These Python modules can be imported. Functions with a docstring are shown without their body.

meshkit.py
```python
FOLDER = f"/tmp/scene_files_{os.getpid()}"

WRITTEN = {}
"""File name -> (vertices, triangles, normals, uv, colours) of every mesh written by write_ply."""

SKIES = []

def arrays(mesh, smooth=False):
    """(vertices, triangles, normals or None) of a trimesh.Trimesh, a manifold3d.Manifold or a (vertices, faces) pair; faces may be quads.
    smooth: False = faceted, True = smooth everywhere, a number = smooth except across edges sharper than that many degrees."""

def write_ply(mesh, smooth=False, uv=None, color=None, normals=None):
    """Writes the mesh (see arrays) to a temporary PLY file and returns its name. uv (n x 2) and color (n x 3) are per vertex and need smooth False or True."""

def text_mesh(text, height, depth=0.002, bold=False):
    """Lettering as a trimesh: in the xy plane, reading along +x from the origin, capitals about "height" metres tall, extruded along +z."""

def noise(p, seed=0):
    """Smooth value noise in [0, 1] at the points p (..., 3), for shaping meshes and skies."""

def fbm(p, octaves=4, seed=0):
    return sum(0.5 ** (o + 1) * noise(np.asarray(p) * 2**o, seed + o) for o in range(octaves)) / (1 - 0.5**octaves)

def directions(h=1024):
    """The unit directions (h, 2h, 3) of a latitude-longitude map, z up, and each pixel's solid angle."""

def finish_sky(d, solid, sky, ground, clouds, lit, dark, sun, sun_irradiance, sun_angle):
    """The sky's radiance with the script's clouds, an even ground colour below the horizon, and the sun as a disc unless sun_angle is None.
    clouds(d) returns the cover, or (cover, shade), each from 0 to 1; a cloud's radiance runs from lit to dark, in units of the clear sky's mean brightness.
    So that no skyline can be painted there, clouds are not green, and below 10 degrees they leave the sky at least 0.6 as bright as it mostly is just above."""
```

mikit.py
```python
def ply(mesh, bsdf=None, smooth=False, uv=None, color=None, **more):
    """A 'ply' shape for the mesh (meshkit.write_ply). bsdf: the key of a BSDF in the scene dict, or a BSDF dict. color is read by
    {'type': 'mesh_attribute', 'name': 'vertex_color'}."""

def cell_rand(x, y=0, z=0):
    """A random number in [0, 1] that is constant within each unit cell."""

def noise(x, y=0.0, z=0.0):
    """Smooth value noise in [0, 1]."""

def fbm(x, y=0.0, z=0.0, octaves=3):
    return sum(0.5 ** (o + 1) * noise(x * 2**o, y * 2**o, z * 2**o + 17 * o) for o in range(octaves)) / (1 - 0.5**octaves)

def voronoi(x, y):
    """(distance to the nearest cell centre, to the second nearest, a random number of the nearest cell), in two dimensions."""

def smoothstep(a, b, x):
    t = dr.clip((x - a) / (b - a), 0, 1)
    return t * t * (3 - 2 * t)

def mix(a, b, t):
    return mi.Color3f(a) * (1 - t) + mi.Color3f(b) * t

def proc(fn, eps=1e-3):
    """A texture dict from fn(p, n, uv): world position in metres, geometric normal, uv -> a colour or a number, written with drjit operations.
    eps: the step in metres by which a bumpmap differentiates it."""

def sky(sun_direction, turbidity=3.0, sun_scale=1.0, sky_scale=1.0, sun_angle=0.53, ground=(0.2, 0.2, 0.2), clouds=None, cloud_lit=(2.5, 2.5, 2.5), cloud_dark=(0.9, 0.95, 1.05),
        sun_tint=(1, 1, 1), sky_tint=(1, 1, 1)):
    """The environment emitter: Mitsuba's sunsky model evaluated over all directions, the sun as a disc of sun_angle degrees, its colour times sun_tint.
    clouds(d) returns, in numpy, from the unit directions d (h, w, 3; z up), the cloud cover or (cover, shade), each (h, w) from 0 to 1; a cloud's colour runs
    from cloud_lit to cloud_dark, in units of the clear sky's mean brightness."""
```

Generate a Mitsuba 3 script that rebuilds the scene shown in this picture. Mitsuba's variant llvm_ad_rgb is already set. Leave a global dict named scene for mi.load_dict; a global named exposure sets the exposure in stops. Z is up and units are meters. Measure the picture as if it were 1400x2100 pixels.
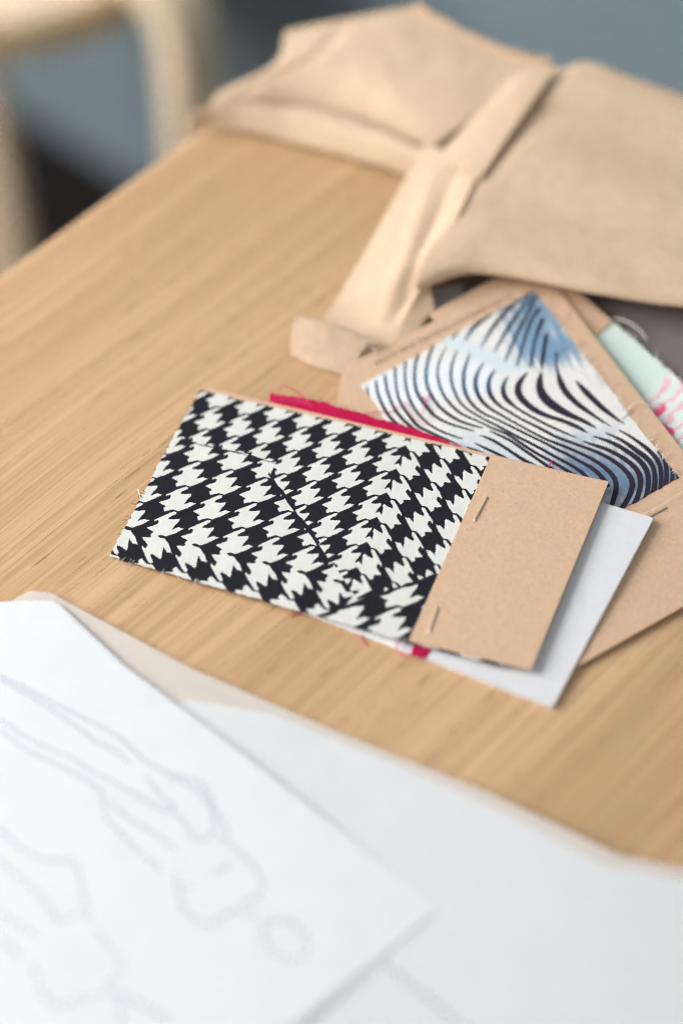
import math
import numpy as np
import drjit as dr
import mitsuba as mi
import trimesh
import meshkit
import mikit
from mikit import proc, noise, fbm, smoothstep, mix
from scipy.interpolate import RBFInterpolator
from scipy.spatial import Delaunay
from shapely.geometry import Polygon, Point, LineString
from shapely import contains_xy

T = mi.ScalarTransform4f
# ------------------------------------------------------------------ camera, light, exposure
# world: metres, z up, floor z = 0, table top z = 0.74; Y runs along the grain of the table top
exposure = 0.98
CAM = np.array([0.0, 0.0, 1.30])
LOOK = np.array([-0.40841, 0.46982, -0.78261])
scene = {
    'camera': {'type': 'thinlens', 'fov': 2 * math.degrees(math.atan(700 / 4100)), 'fov_axis': 'x', 'near_clip': 0.05, 'far_clip': 50.0,
               'aperture_radius': 0.0172, 'focus_distance': 0.712,
               'to_world': T().look_at(origin=CAM.tolist(), target=(CAM + LOOK).tolist(), up=[0, 0, 1])},
    # the room's own soft light and the large window to the left of the table
    'room_light': {'type': 'constant', 'radiance': {'type': 'rgb', 'value': [0.25, 0.25, 0.255]}},
    'window__pane': {'type': 'rectangle',
               'to_world': T().look_at(origin=[-1.60, -0.58, 1.60], target=[-0.29, 0.34, 0.74], up=[0, 0, 1]) @ T().scale([0.62, 0.5, 1]),
               'bsdf': {'type': 'diffuse', 'reflectance': {'type': 'rgb', 'value': 0.5}},
               'emitter': {'type': 'area', 'radiance': {'type': 'rgb', 'value': [8.1, 8.0, 7.95]}}},
}
labels = {'window': {'kind': 'structure'}}
TABLE = 0.74
# outlines of the flat things, mm on the table top (x, y) and mm above it
PT = {
    'hound_fab': [(-368.7, 343.5, 3.2), (-264.9, 386.7, 6.4), (-236.8, 307.0, 4.0), (-340.4, 266.9, 1.2)],
    'hound_head': [(-264.6, 386.3, 7.0), (-225.0, 404.1, 7.8), (-197.8, 323.8, 4.6), (-236.5, 306.7, 4.6)],
    'hound_back': [(-368.0, 346.4, 2.4), (-225.5, 404.5, 7.0), (-198.4, 324.5, 3.6), (-340.0, 269.8, 0.5)],
    'hound_staple': [(-254.1, 371.4, 9.2), (-250.8, 359.8, 9.0), (-237.6, 323.7, 8.0), (-233.2, 313.4, 7.6)],
    'grey_quad': [(-347.4, 359.6, 1.5), (-204.1, 402.8, 6.2), (-184.5, 318.8, 1.8), (-319.7, 280.8, 0.3)],
    'grey_head': [(-247.0, 388.7, 6), (-204.1, 402.7, 6.3), (-184.5, 318.8, 1.9), (-229.5, 306.2, 2.0)],
    'magenta': [(-346.6, 358.2, 2.2), (-332.2, 365.6, 3.4), (-310.2, 373.3, 6.2), (-290.5, 380.3, 7.0), (-268.9, 386.1, 6.0), (-245.8, 389.4, 6.0), (-228.3, 305.7, 2.6), (-233.6, 304.4, 2.4), (-239.5, 321.3, 4), (-302.6, 296.1, 2), (-329.0, 316.9, 2)],
    'z_back': [(-335.4, 387.3, 5.0), (-306.9, 471.6, 11.5), (-208.7, 433.8, 4.6), (-174.4, 385.1, 1.6), (-188.3, 337.9, 1.0), (-310.2, 346.0, 1.5)],
    'z_fab': [(-323.7, 384.0, 5.3), (-302.2, 460.5, 11.8), (-208.8, 425.0, 4.9), (-231.1, 349.3, 2.6)],
    'z_head': [(-229.6, 347.3, 3.2), (-204.2, 433.3, 5.6), (-172.9, 388.5, 2.6), (-187.8, 337.2, 1.9)],
    'z_staple': [(-207.1, 400.7, 8.2), (-204.0, 411.1, 8.4)],
    'z_text': [(-308.3, 454.6, 12.2), (-327.4, 395.7, 6)],
    'm_back': [(-326.9, 427.3, 8), (-313.3, 476.4, 12), (-272.2, 471.0, 7), (-229.4, 463.7, 4), (-205.4, 429.4, 3), (-278.4, 431.8, 6)],
    'm_head': [(-326.3, 426.6, 9), (-312.7, 475.6, 13), (-271.6, 470.3, 8), (-272.1, 458.0, 8), (-286.5, 412.5, 8)],
    'm_fab': [(-272.4, 458.5, 7.4), (-271.9, 470.8, 7.4), (-229.5, 463.8, 4.4), (-207.6, 432.4, 4)],
    'grey_cloth': [(-329.4, 430.7, 1), (-336.9, 445.8, 2), (-326.6, 466.6, 3), (-286.1, 482.6, 4), (-251.1, 501.3, 5), (-225.0, 464.6, 1), (-270.9, 437.7, 1)],
    'cloth_tag': [(-326.5, 428.9, 3), (-336.8, 442.7, 3), (-329.3, 451.5, 4), (-321.5, 437.2, 4)],
    'trace': [(-352.4, 231.0, 1), (-349.5, 238.2, 3), (-343.1, 242.1, 3), (-283.8, 251.7, 2.5), (-230.4, 265.1, 2.5), (-180.0, 278.4, 4), (-134.4, 286.8, 5.5), (-114.1, 297.1, 6)],
    'sheet2': [(-278.5, 241.5, 3), (-252.1, 255.8, 3), (-211.0, 266.8, 3), (-176.9, 274.5, 4), (-135.8, 281.0, 5.5), (-107.6, 295.6, 6)],
    'sketch': [(-360.5, 220.6, 2.8), (-340.1, 238.9, 3.6), (-304.6, 235.6, 3.2), (-247.6, 236.6, 3.0), (-166.0, 235.5, 2.6), (-174.9, 177.0, 2.4), (-180.1, 142.8, 2.4)],
    'draw_line2': [(-166.7, 211.9, 5), (-149.5, 211.8, 5), (-132.9, 211.9, 5)],
    'blk_front': [(-336.1, 436.1, 9), (-322.2, 457.4, 9), (-282.4, 476.6, 10), (-238.6, 501.5, 10)],
    'blk_back': [(-366.3, 553.2, 25), (-357.4, 565.2, 27), (-337.6, 568.8, 27), (-314.5, 574.2, 26), (-281.5, 581.8, 25)],
    'bul_front': [(-474.6, 459.7, 6), (-449.0, 485.1, 4), (-420.5, 496.2, 4), (-385.4, 498.4, 8)],
    'bul_back': [(-474.1, 508.7, 18), (-457.8, 526.6, 22), (-437.6, 551.2, 24), (-424.7, 551.9, 24), (-396.5, 553.1, 24), (-370.2, 559.0, 25)],
    'bul_left': [(-474.6, 459.7, 6), (-475.0, 467.9, 9), (-466.1, 492.0, 14), (-474.1, 508.7, 18)],
    'bul_right': [(-385.4, 498.4, 8), (-378.4, 514.7, 17), (-376.1, 537.2, 22), (-370.2, 559.0, 25)],
    'band_low': [(-473.0, 446.7, 2), (-464.7, 456.5, 3), (-444.0, 467.2, 3), (-414.8, 477.2, 3), (-382.8, 486.1, 4)],
    'band_up': [(-473.3, 450.9, 6), (-468.8, 458.3, 9), (-445.8, 481.6, 9), (-417.0, 492.0, 10), (-378.2, 492.5, 14)],
    'strip_l': [(-377.8, 540.7, 25), (-374.2, 505.8, 22), (-374.7, 484.9, 18)],
    'strip_r': [(-363.9, 554.5, 26.5), (-355.4, 516.8, 25), (-348.0, 483.1, 22)],
    'fl_left': [(-382.8, 491.1, 18), (-374.0, 459.9, 12), (-366.3, 432.5, 7), (-359.2, 402.9, 2)],
    'fl_top': [(-382.8, 491.1, 18), (-374.0, 491.7, 20), (-362.9, 488.8, 21), (-349.9, 483.0, 22)],
    'fl_right': [(-349.9, 483.0, 22), (-340.5, 458.0, 21), (-335.8, 442.2, 16), (-332.7, 435.5, 9), (-326.4, 429.9, 5)],
    'fl_bot': [(-359.2, 402.9, 2), (-338.1, 397.4, 2), (-325.5, 402.7, 3), (-326.4, 429.9, 5)],
    'tab': [(-361.2, 388.4, 13), (-347.2, 393.7, 12), (-333.5, 398.3, 9), (-332.5, 386.8, 1), (-344.6, 382.3, 1.5), (-355.9, 380.2, 2)],
}
# print of the wave fabric: each brush stroke as (x, y, half width), mm on the cloth
ZO, ZU = (-323.41, 383.69), (0.27103, 0.96257)
STROKES = [
    [(1.25, 1.43, 0.28), (-0.41, 5.08, 0.37), (-1.85, 10.03, 0.46), (-2.65, 15.38, 0.55), (-2.54, 19.35, 0.74)],
    [(5.51, 1.14, 0.37), (2.85, 6.51, 0.46), (1.31, 11.8, 0.51), (0.51, 17.14, 0.55), (0.7, 22.34, 0.65)],
    [(9.88, 0.7, 0.37), (6.99, 6.15, 0.46), (4.96, 11.93, 0.46), (3.75, 17.4, 0.55), (3.9, 22.19, 0.55), (4.5, 27.65, 0.65), (6.97, 33.96, 0.55)],
    [(14.97, -0.07, 0.42), (10.89, 6.42, 0.37), (7.71, 13.4, 0.46), (6.9, 19.16, 0.55), (6.38, 25.83, 0.6), (6.74, 28.01, 0.55), (7.94, 30.77, 0.55), (9.82, 34.76, 0.46), (11.8, 38.6, 0.37), (13.64, 42.16, 0.18)],
    [(20.29, -0.91, 0.37), (15.55, 5.58, 0.37), (11.93, 12.72, 0.46), (10.31, 18.74, 0.46), (9.86, 23.92, 0.42), (10.45, 29.39, 0.37), (12.42, 34.6, 0.37), (14.24, 37.77, 0.32), (16.48, 41.22, 0.18)],
    [(26.92, -1.29, 0.55), (22.18, 2.83, 0.46), (18.18, 8.19, 0.51), (15.27, 13.8, 0.55), (14.4, 19.16, 0.65), (14.18, 24.91, 0.65), (14.46, 27.65, 0.51), (14.97, 29.16, 0.46), (16.28, 32.2, 0.46), (18.64, 35.95, 0.37), (20.85, 39.01, 0.32), (22.08, 40.81, 0.18)],
    [(33.6, -1.25, 0.46), (28.6, 2.73, 0.46), (23.62, 7.87, 0.51), (20.7, 12.32, 0.55), (18.79, 17.8, 0.55), (18.12, 23.28, 0.55), (18.63, 27.95, 0.6), (19.83, 32.49, 0.55), (21.35, 35.66, 0.46), (23.14, 38.44, 0.42), (25.44, 41.36, 0.18)],
    [(36.39, 2.8, 0.14), (33.29, 4.71, 0.23), (30.09, 7.02, 0.37), (26.55, 11.09, 0.37), (23.82, 16.46, 0.46), (22.33, 22.21, 0.46), (22.24, 27.28, 0.51), (22.92, 31.66, 0.46), (24.58, 35.53, 0.37), (26.51, 38.99, 0.32), (28.29, 43.51, 0.37), (30.99, 48.12, 0.46), (32.49, 53.3, 0.55), (34.02, 58.93, 0.55), (35.76, 64.21, 0.55), (37.71, 69.17, 0.55), (39.44, 74.4, 0.65), (40.63, 78.8, 0.74)],
    [(38.77, 6.45, 0.14), (36.8, 7.93, 0.23), (32.82, 11.32, 0.42), (29.72, 15.27, 0.46), (27.87, 18.82, 0.46), (25.96, 24.68, 0.46), (25.64, 29.6, 0.37), (26.59, 33.58, 0.37), (28.23, 38.34, 0.37), (31.04, 44.92, 0.46), (33.62, 51.77, 0.51), (36.39, 58.26, 0.55), (39.76, 67.28, 0.55), (41.56, 71.95, 0.55), (43.1, 76.41, 0.65), (43.57, 80.62, 0.74), (43.24, 84.26, 0.74)],
    [(41.73, 10.48, 0.18), (38.33, 13.47, 0.46), (35.53, 15.61, 0.55), (32.44, 19.54, 0.6), (30.0, 23.87, 0.65), (28.84, 28.63, 0.55), (28.89, 33.0, 0.51), (30.16, 37.4, 0.42), (31.99, 40.99, 0.37), (34.83, 47.51, 0.42), (37.62, 54.04, 0.46), (40.5, 60.37, 0.46), (41.95, 64.34, 0.55), (44.0, 68.7, 0.51), (45.98, 74.22, 0.6), (47.62, 78.52, 0.74), (48.11, 83.23, 0.83), (47.55, 87.67, 0.83)],
    [(43.5, 17.0, 0.18), (39.86, 18.97, 0.46), (37.06, 21.09, 0.65), (34.93, 23.65, 0.74), (33.11, 27.98, 0.74), (32.53, 32.33, 0.65), (33.16, 36.31, 0.51), (34.61, 40.43, 0.46), (37.0, 47.13, 0.37), (39.56, 53.97, 0.42), (41.63, 58.85, 0.46), (43.55, 62.2, 0.55), (45.99, 66.6, 0.55), (48.6, 71.84, 0.55), (50.37, 75.99, 0.65), (51.49, 80.43, 0.74), (51.82, 84.79, 0.83), (50.82, 88.46, 0.83), (48.25, 91.52, 0.83), (43.81, 95.16, 0.74)],
    [(45.21, 22.23, 0.18), (41.95, 23.63, 0.55), (39.18, 26.15, 0.74), (37.28, 29.24, 0.83), (36.45, 33.04, 0.74), (36.67, 37.14, 0.51), (37.88, 40.71, 0.46), (38.98, 44.59, 0.42), (41.21, 49.84, 0.46), (43.28, 54.75, 0.55), (45.27, 59.9, 0.55), (47.99, 64.49, 0.55), (50.71, 69.07, 0.55), (53.41, 73.64, 0.65), (55.6, 78.82, 0.74), (56.73, 83.75, 0.83), (56.9, 87.77, 0.93), (55.89, 91.43, 0.93), (53.79, 93.85, 0.93), (49.54, 96.69, 0.83), (45.27, 98.52, 0.74)],
    [(47.12, 27.57, 0.18), (43.89, 29.37, 0.65), (41.55, 32.16, 0.83), (40.49, 35.8, 0.93), (40.85, 38.81, 0.74), (41.11, 40.64, 0.46), (42.57, 45.4, 0.46), (44.54, 50.49, 0.46), (46.47, 55.06, 0.46), (48.9, 59.97, 0.37), (51.04, 64.2, 0.14)],
    [(54.25, 30.03, 0.18), (49.96, 31.68, 0.93), (46.72, 34.26, 1.2), (45.29, 38.05, 1.29), (45.5, 42.46, 1.2), (46.7, 47.05, 1.11), (48.73, 51.01, 0.83), (51.48, 54.99, 0.83), (53.88, 59.43, 0.83), (55.24, 62.68, 0.65), (55.83, 64.93, 0.09)],
    [(58.87, 32.7, 0.18), (56.1, 35.39, 1.02), (53.97, 38.26, 1.39), (52.65, 42.13, 1.76), (52.83, 46.52, 1.85), (54.02, 51.1, 1.57), (55.93, 55.7, 1.11), (58.07, 59.96, 0.83), (59.04, 62.72, 0.55), (59.86, 64.67, 0.14)],
    [(68.69, 28.92, 0.46), (65.3, 33.45, 0.28), (63.52, 36.61, 0.46), (61.79, 40.73, 1.11), (60.7, 44.77, 1.2), (60.63, 49.48, 1.11), (61.16, 53.87, 1.02), (62.19, 58.09, 0.74), (63.21, 62.3, 0.46), (64.61, 66.98, 0.09)],
    [(66.9, 43.74, 0.28), (66.81, 48.47, 1.11), (66.99, 53.83, 1.11), (67.42, 59.32, 1.02), (68.33, 64.16, 0.65), (68.93, 67.38, 0.37), (69.6, 69.0, 0.09)],
    [(27.0, 44.25, 0.18), (28.8, 48.02, 0.46), (30.76, 52.58, 0.46), (32.04, 58.03, 0.55), (33.26, 62.51, 0.55), (34.2, 66.32, 0.55), (35.43, 71.22, 0.65), (36.31, 74.06, 0.74)],
    [(22.99, 43.82, 0.18), (25.17, 47.85, 0.55), (26.63, 52.06, 0.55), (27.87, 56.55, 0.55), (29.1, 61.03, 0.65), (30.82, 65.82, 0.74), (32.48, 69.65, 0.83)],
    [(19.26, 45.65, 0.18), (21.09, 49.88, 0.46), (23.17, 54.26, 0.55), (24.63, 58.44, 0.65), (26.3, 62.29, 0.74)],
    [(15.76, 45.32, 0.18), (18.07, 49.41, 0.55), (20.01, 53.47, 0.55), (21.05, 56.68, 0.65)],
    [(52.33, 67.2, 0.18), (54.46, 70.64, 0.55), (57.13, 74.7, 0.74), (59.17, 79.54, 0.83), (60.41, 84.31, 0.93), (60.57, 88.33, 0.93), (59.28, 91.81, 0.93), (56.44, 95.18, 0.83), (52.2, 98.5, 0.83), (47.94, 100.82, 0.83)],
    [(56.83, 67.54, 0.18), (59.36, 71.26, 0.65), (61.51, 75.46, 0.83), (62.88, 80.1, 0.93), (63.82, 84.19, 1.02), (63.72, 88.53, 1.02), (62.3, 92.42, 0.83), (59.58, 95.88, 0.83), (56.1, 99.25, 0.83), (52.58, 101.14, 0.83)],
    [(61.38, 68.64, 0.18), (63.53, 72.85, 0.55), (65.02, 77.35, 0.74), (65.83, 81.62, 1.02), (66.77, 85.71, 1.02), (66.39, 89.86, 0.83), (64.32, 93.79, 0.74), (60.96, 97.78, 0.93), (56.7, 101.09, 0.83)],
    [(66.23, 70.45, 0.18), (67.84, 74.8, 0.46), (68.92, 79.27, 0.65), (69.6, 83.7, 0.83), (69.5, 88.55, 0.83), (67.81, 92.78, 0.74), (64.95, 96.64, 0.74), (60.83, 101.05, 0.83)],
    [(72.05, 85.87, 0.37), (71.89, 89.21, 0.65), (70.18, 92.93, 0.74), (66.97, 97.06, 0.74), (63.17, 101.2, 0.74)],
    [(72.78, 92.26, 0.37), (70.55, 96.1, 0.55), (66.53, 100.61, 0.74)],
    [(71.87, 96.52, 0.28), (70.16, 100.2, 0.83), (68.11, 101.21, 0.83)],
    [(50.04, -2.13, 0.37), (46.64, -1.81, 0.55), (43.44, -0.49, 0.55), (40.84, 0.64, 0.28)],
    [(67.16, -0.46, 0.46), (62.03, -1.0, 0.65), (55.93, -0.16, 0.83), (50.02, 1.09, 0.83), (44.24, 4.13, 0.28)],
    [(80.03, -0.33, 0.74), (74.56, -0.47, 0.93), (69.44, 0.2, 0.93), (63.2, 2.46, 0.74), (56.13, 5.27, 0.74), (47.17, 10.18, 0.18)],
    [(78.28, 2.67, 0.93), (74.33, 2.36, 0.55), (67.49, 5.4, 0.65), (60.15, 9.19, 0.74), (50.16, 14.82, 0.18)],
    [(75.6, 4.42, 0.74), (69.67, 8.07, 0.55), (62.06, 12.83, 0.74), (50.86, 20.73, 0.28)],
    [(75.69, 8.05, 0.93), (71.53, 9.93, 0.55), (64.51, 15.09, 0.65), (53.09, 25.1, 0.37)],
    [(74.01, 12.81, 0.83), (69.02, 16.43, 0.65), (63.82, 20.99, 0.55), (59.28, 25.92, 0.55), (57.03, 28.36, 0.37)],
    [(70.62, 19.85, 0.74), (66.59, 24.04, 0.74), (62.6, 28.19, 0.74), (59.93, 31.48, 0.28)],
]
# the pencil lines of the drawing, mm on the table
DRAWING = [
    [(-331.1, 206.9), (-319.5, 209.3), (-308.6, 211.2), (-297.2, 213.5), (-287.8, 215.4), (-280.3, 215.8), (-272.8, 214.9), (-263.0, 216.2), (-257.0, 219.0), (-251.6, 221.3), (-246.1, 218.9), (-238.9, 215.8), (-232.6, 213.0)],
    [(-329.7, 205.6), (-316.8, 207.9), (-305.2, 209.0), (-294.4, 209.7), (-287.5, 209.5), (-282.2, 211.0), (-279.4, 211.6), (-274.4, 211.0)],
    [(-318.4, 195.1), (-307.5, 195.8), (-298.1, 197.8), (-289.5, 200.4), (-283.9, 200.4), (-276.5, 202.0), (-266.2, 203.8), (-256.5, 205.1), (-252.4, 206.4), (-251.8, 209.2), (-259.7, 209.4), (-266.4, 210.7)],
    [(-315.6, 192.5), (-304.1, 192.6), (-294.8, 194.6), (-285.5, 196.6), (-275.7, 197.9), (-271.4, 196.9), (-266.3, 191.9), (-255.5, 190.8), (-246.0, 189.9), (-239.6, 189.9)],
    [(-268.9, 196.7), (-261.1, 196.4), (-251.5, 197.8), (-241.5, 198.4)],
    [(-252.4, 207.5), (-244.0, 206.6), (-238.1, 204.8), (-235.8, 209.1), (-238.2, 212.8), (-244.2, 216.9), (-252.7, 217.9), (-260.5, 215.9)],
    [(-234.1, 210.6), (-227.6, 210.5), (-218.4, 209.5), (-212.6, 207.7), (-210.4, 201.9), (-212.7, 198.8)],
    [(-235.0, 191.7), (-227.4, 186.0), (-220.6, 184.3), (-215.5, 186.5), (-213.8, 192.3), (-212.1, 196.0), (-206.5, 197.6)],
    [(-202.6, 196.7), (-197.1, 192.8), (-191.0, 192.8), (-186.6, 196.6), (-187.6, 201.1), (-193.6, 203.4), (-200.3, 201.9), (-202.6, 196.7)],
    [(-226.4, 200.2), (-224.7, 205.1)],
    [(-231.5, 190.2), (-228.6, 191.6)],
    [(-288.2, 167.0), (-280.9, 166.5), (-273.1, 167.5), (-266.7, 170.8), (-263.9, 174.4), (-259.1, 172.9), (-249.5, 166.8), (-243.7, 163.1)],
    [(-280.6, 159.9), (-273.4, 159.4), (-265.7, 159.4), (-259.8, 158.9), (-252.1, 156.8), (-249.9, 157.7), (-248.3, 163.4)],
    [(-266.9, 147.2), (-261.1, 147.9), (-252.5, 148.9)],
    [(-260.9, 141.6), (-251.7, 141.1)],
    [(-239.6, 162.3), (-232.8, 160.7), (-227.2, 160.3), (-224.9, 155.9), (-224.9, 151.8)],
    [(-247.2, 141.8), (-236.9, 137.1), (-230.8, 137.3), (-228.7, 141.2), (-224.9, 147.6), (-221.6, 151.5), (-214.4, 153.6), (-207.9, 155.2), (-201.9, 155.3)],
    [(-218.8, 150.8), (-212.8, 145.8)],
]
# loose threads, mm on the table
THREADS = {'mag_loop1': [(-232.8, 311.2), (-237.7, 308.8), (-239.4, 304.4), (-236.1, 301.2), (-232.0, 303.4), (-230.0, 307.8)],
           'mag_loop2': [(-248.1, 305.2), (-251.4, 302.4), (-250.7, 298.7), (-246.8, 297.8)],
           'mag_loop3': [(-272.7, 294.7), (-274.4, 292.1), (-274.8, 289.6)],
           'mag_over1': [(-316.2, 372.0), (-313.6, 374.9), (-310.3, 378.2), (-307.4, 380.7), (-306.4, 383.5), (-306.0, 387.1), (-305.3, 387.6), (-302.4, 386.0), (-297.5, 383.7), (-294.1, 384.0), (-293.6, 385.4), (-294.2, 387.3), (-295.7, 389.5)],
           'mag_over2': [(-302.9, 394.2), (-299.1, 392.1), (-295.3, 391.5)],
           'mag_over3': [(-301.9, 397.5), (-299.8, 392.5), (-298.2, 387.8), (-297.6, 385.4)],
           'mag_bit': [(-247.1, 398.1), (-247.3, 400.2), (-247.0, 401.6)],
           'mag_tuft1': [(-330.8, 364.0), (-338.1, 364.1), (-344.2, 362.7), (-344.3, 360.7)],
           'mag_tuft2': [(-332.8, 363.5), (-338.5, 361.7), (-342.6, 359.5), (-346.8, 359.0)],
           'mag_tuft3': [(-334.8, 363.0), (-339.5, 360.2), (-343.3, 357.5), (-346.3, 356.8)],
           'wh1': [(-240.1, 433.0), (-240.1, 437.3), (-240.8, 440.9), (-238.6, 443.1), (-234.9, 444.9), (-231.8, 446.7)],
           'wh2': [(-246.7, 435.1), (-243.2, 435.5), (-240.6, 437.2)],
           'wh3': [(-246.1, 437.8), (-246.1, 439.5), (-244.0, 439.1), (-243.0, 437.0)],
           'wh4': [(-267.8, 440.1), (-261.8, 439.0), (-257.4, 437.4)],
           'dk1': [(-284.0, 450.1), (-283.9, 455.2), (-285.5, 462.0)],
           'dk2': [(-289.9, 456.5), (-285.2, 456.8)],
           'dk3': [(-275.3, 441.3), (-275.6, 445.9), (-273.4, 445.8)],
           'dk4': [(-270.6, 444.6), (-268.7, 445.6), (-267.3, 447.5)],
           'dk5': [(-260.0, 443.2), (-255.7, 441.4), (-254.5, 438.8)],
           'dk6': [(-255.9, 442.8), (-255.2, 440.7)],
           'rib': [(-272.6, 473.3), (-267.3, 474.5), (-261.5, 474.2), (-257.0, 472.5)],
           'hw': [(-353.3, 294.8), (-351.3, 293.5), (-348.6, 291.7)],
           'curl': [(-336.5, 396.1), (-336.1, 398.4), (-333.8, 399.7), (-329.3, 399.0)],
           'stth': [(-209.7, 399.2), (-206.4, 407.9), (-203.2, 421.1)]}


rng = np.random.default_rng(7)


# ------------------------------------------------------------------ mesh helpers (millimetres above the table top -> metres)
def M(p):
    return np.asarray(p, float) / 1000 + [0, 0, TABLE]


def join(parts):
    v, f, uv, at = [], [], [], 0
    for a, b, c in parts:
        v.append(a); f.append(np.asarray(b) + at); uv.append(c); at += len(a)
    return np.vstack(v), np.vstack(f), np.vstack(uv)


def put(key, mesh, bsdf, smooth=True):
    v, f, uv = mesh
    scene[key] = mikit.ply((v, f), bsdf, smooth=smooth, uv=uv if isinstance(smooth, bool) else None)


def tag(key, label=None, category=None, group=None, kind=None):
    labels[key] = {k: x for k, x in dict(label=label, category=category, group=group, kind=kind).items() if x}


def resample(line, n):
    line = np.asarray(line, float)
    s = np.r_[0, np.cumsum(np.linalg.norm(np.diff(line, axis=0), axis=1))]
    return np.stack([np.interp(np.linspace(0, s[-1], n), s, line[:, k]) for k in range(line.shape[1])], 1)


def curve(line, n):
    """A smooth curve (Catmull-Rom) through the points, n samples."""
    p = np.asarray(line, float)
    p = np.vstack([2 * p[0] - p[1], p, 2 * p[-1] - p[-2]])
    out = []
    for i in range(1, len(p) - 2):
        t = np.linspace(0, 1, 12, endpoint=False)[:, None]
        out.append(.5 * (2 * p[i] + (p[i + 1] - p[i - 1]) * t + (2 * p[i - 1] - 5 * p[i] + 4 * p[i + 1] - p[i + 2]) * t ** 2 + (3 * p[i] - p[i - 1] - 3 * p[i + 1] + p[i + 2]) * t ** 3))
    return resample(np.vstack(out + [p[-2:-1]]), n)


def surface(points, smooth_z=0.0):
    """z(x, y) through the given (x, y, z) points, mm."""
    p = np.asarray(points, float)
    return RBFInterpolator(p[:, :2], p[:, 2], kernel='thin_plate_spline', smoothing=smooth_z, degree=1)


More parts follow.
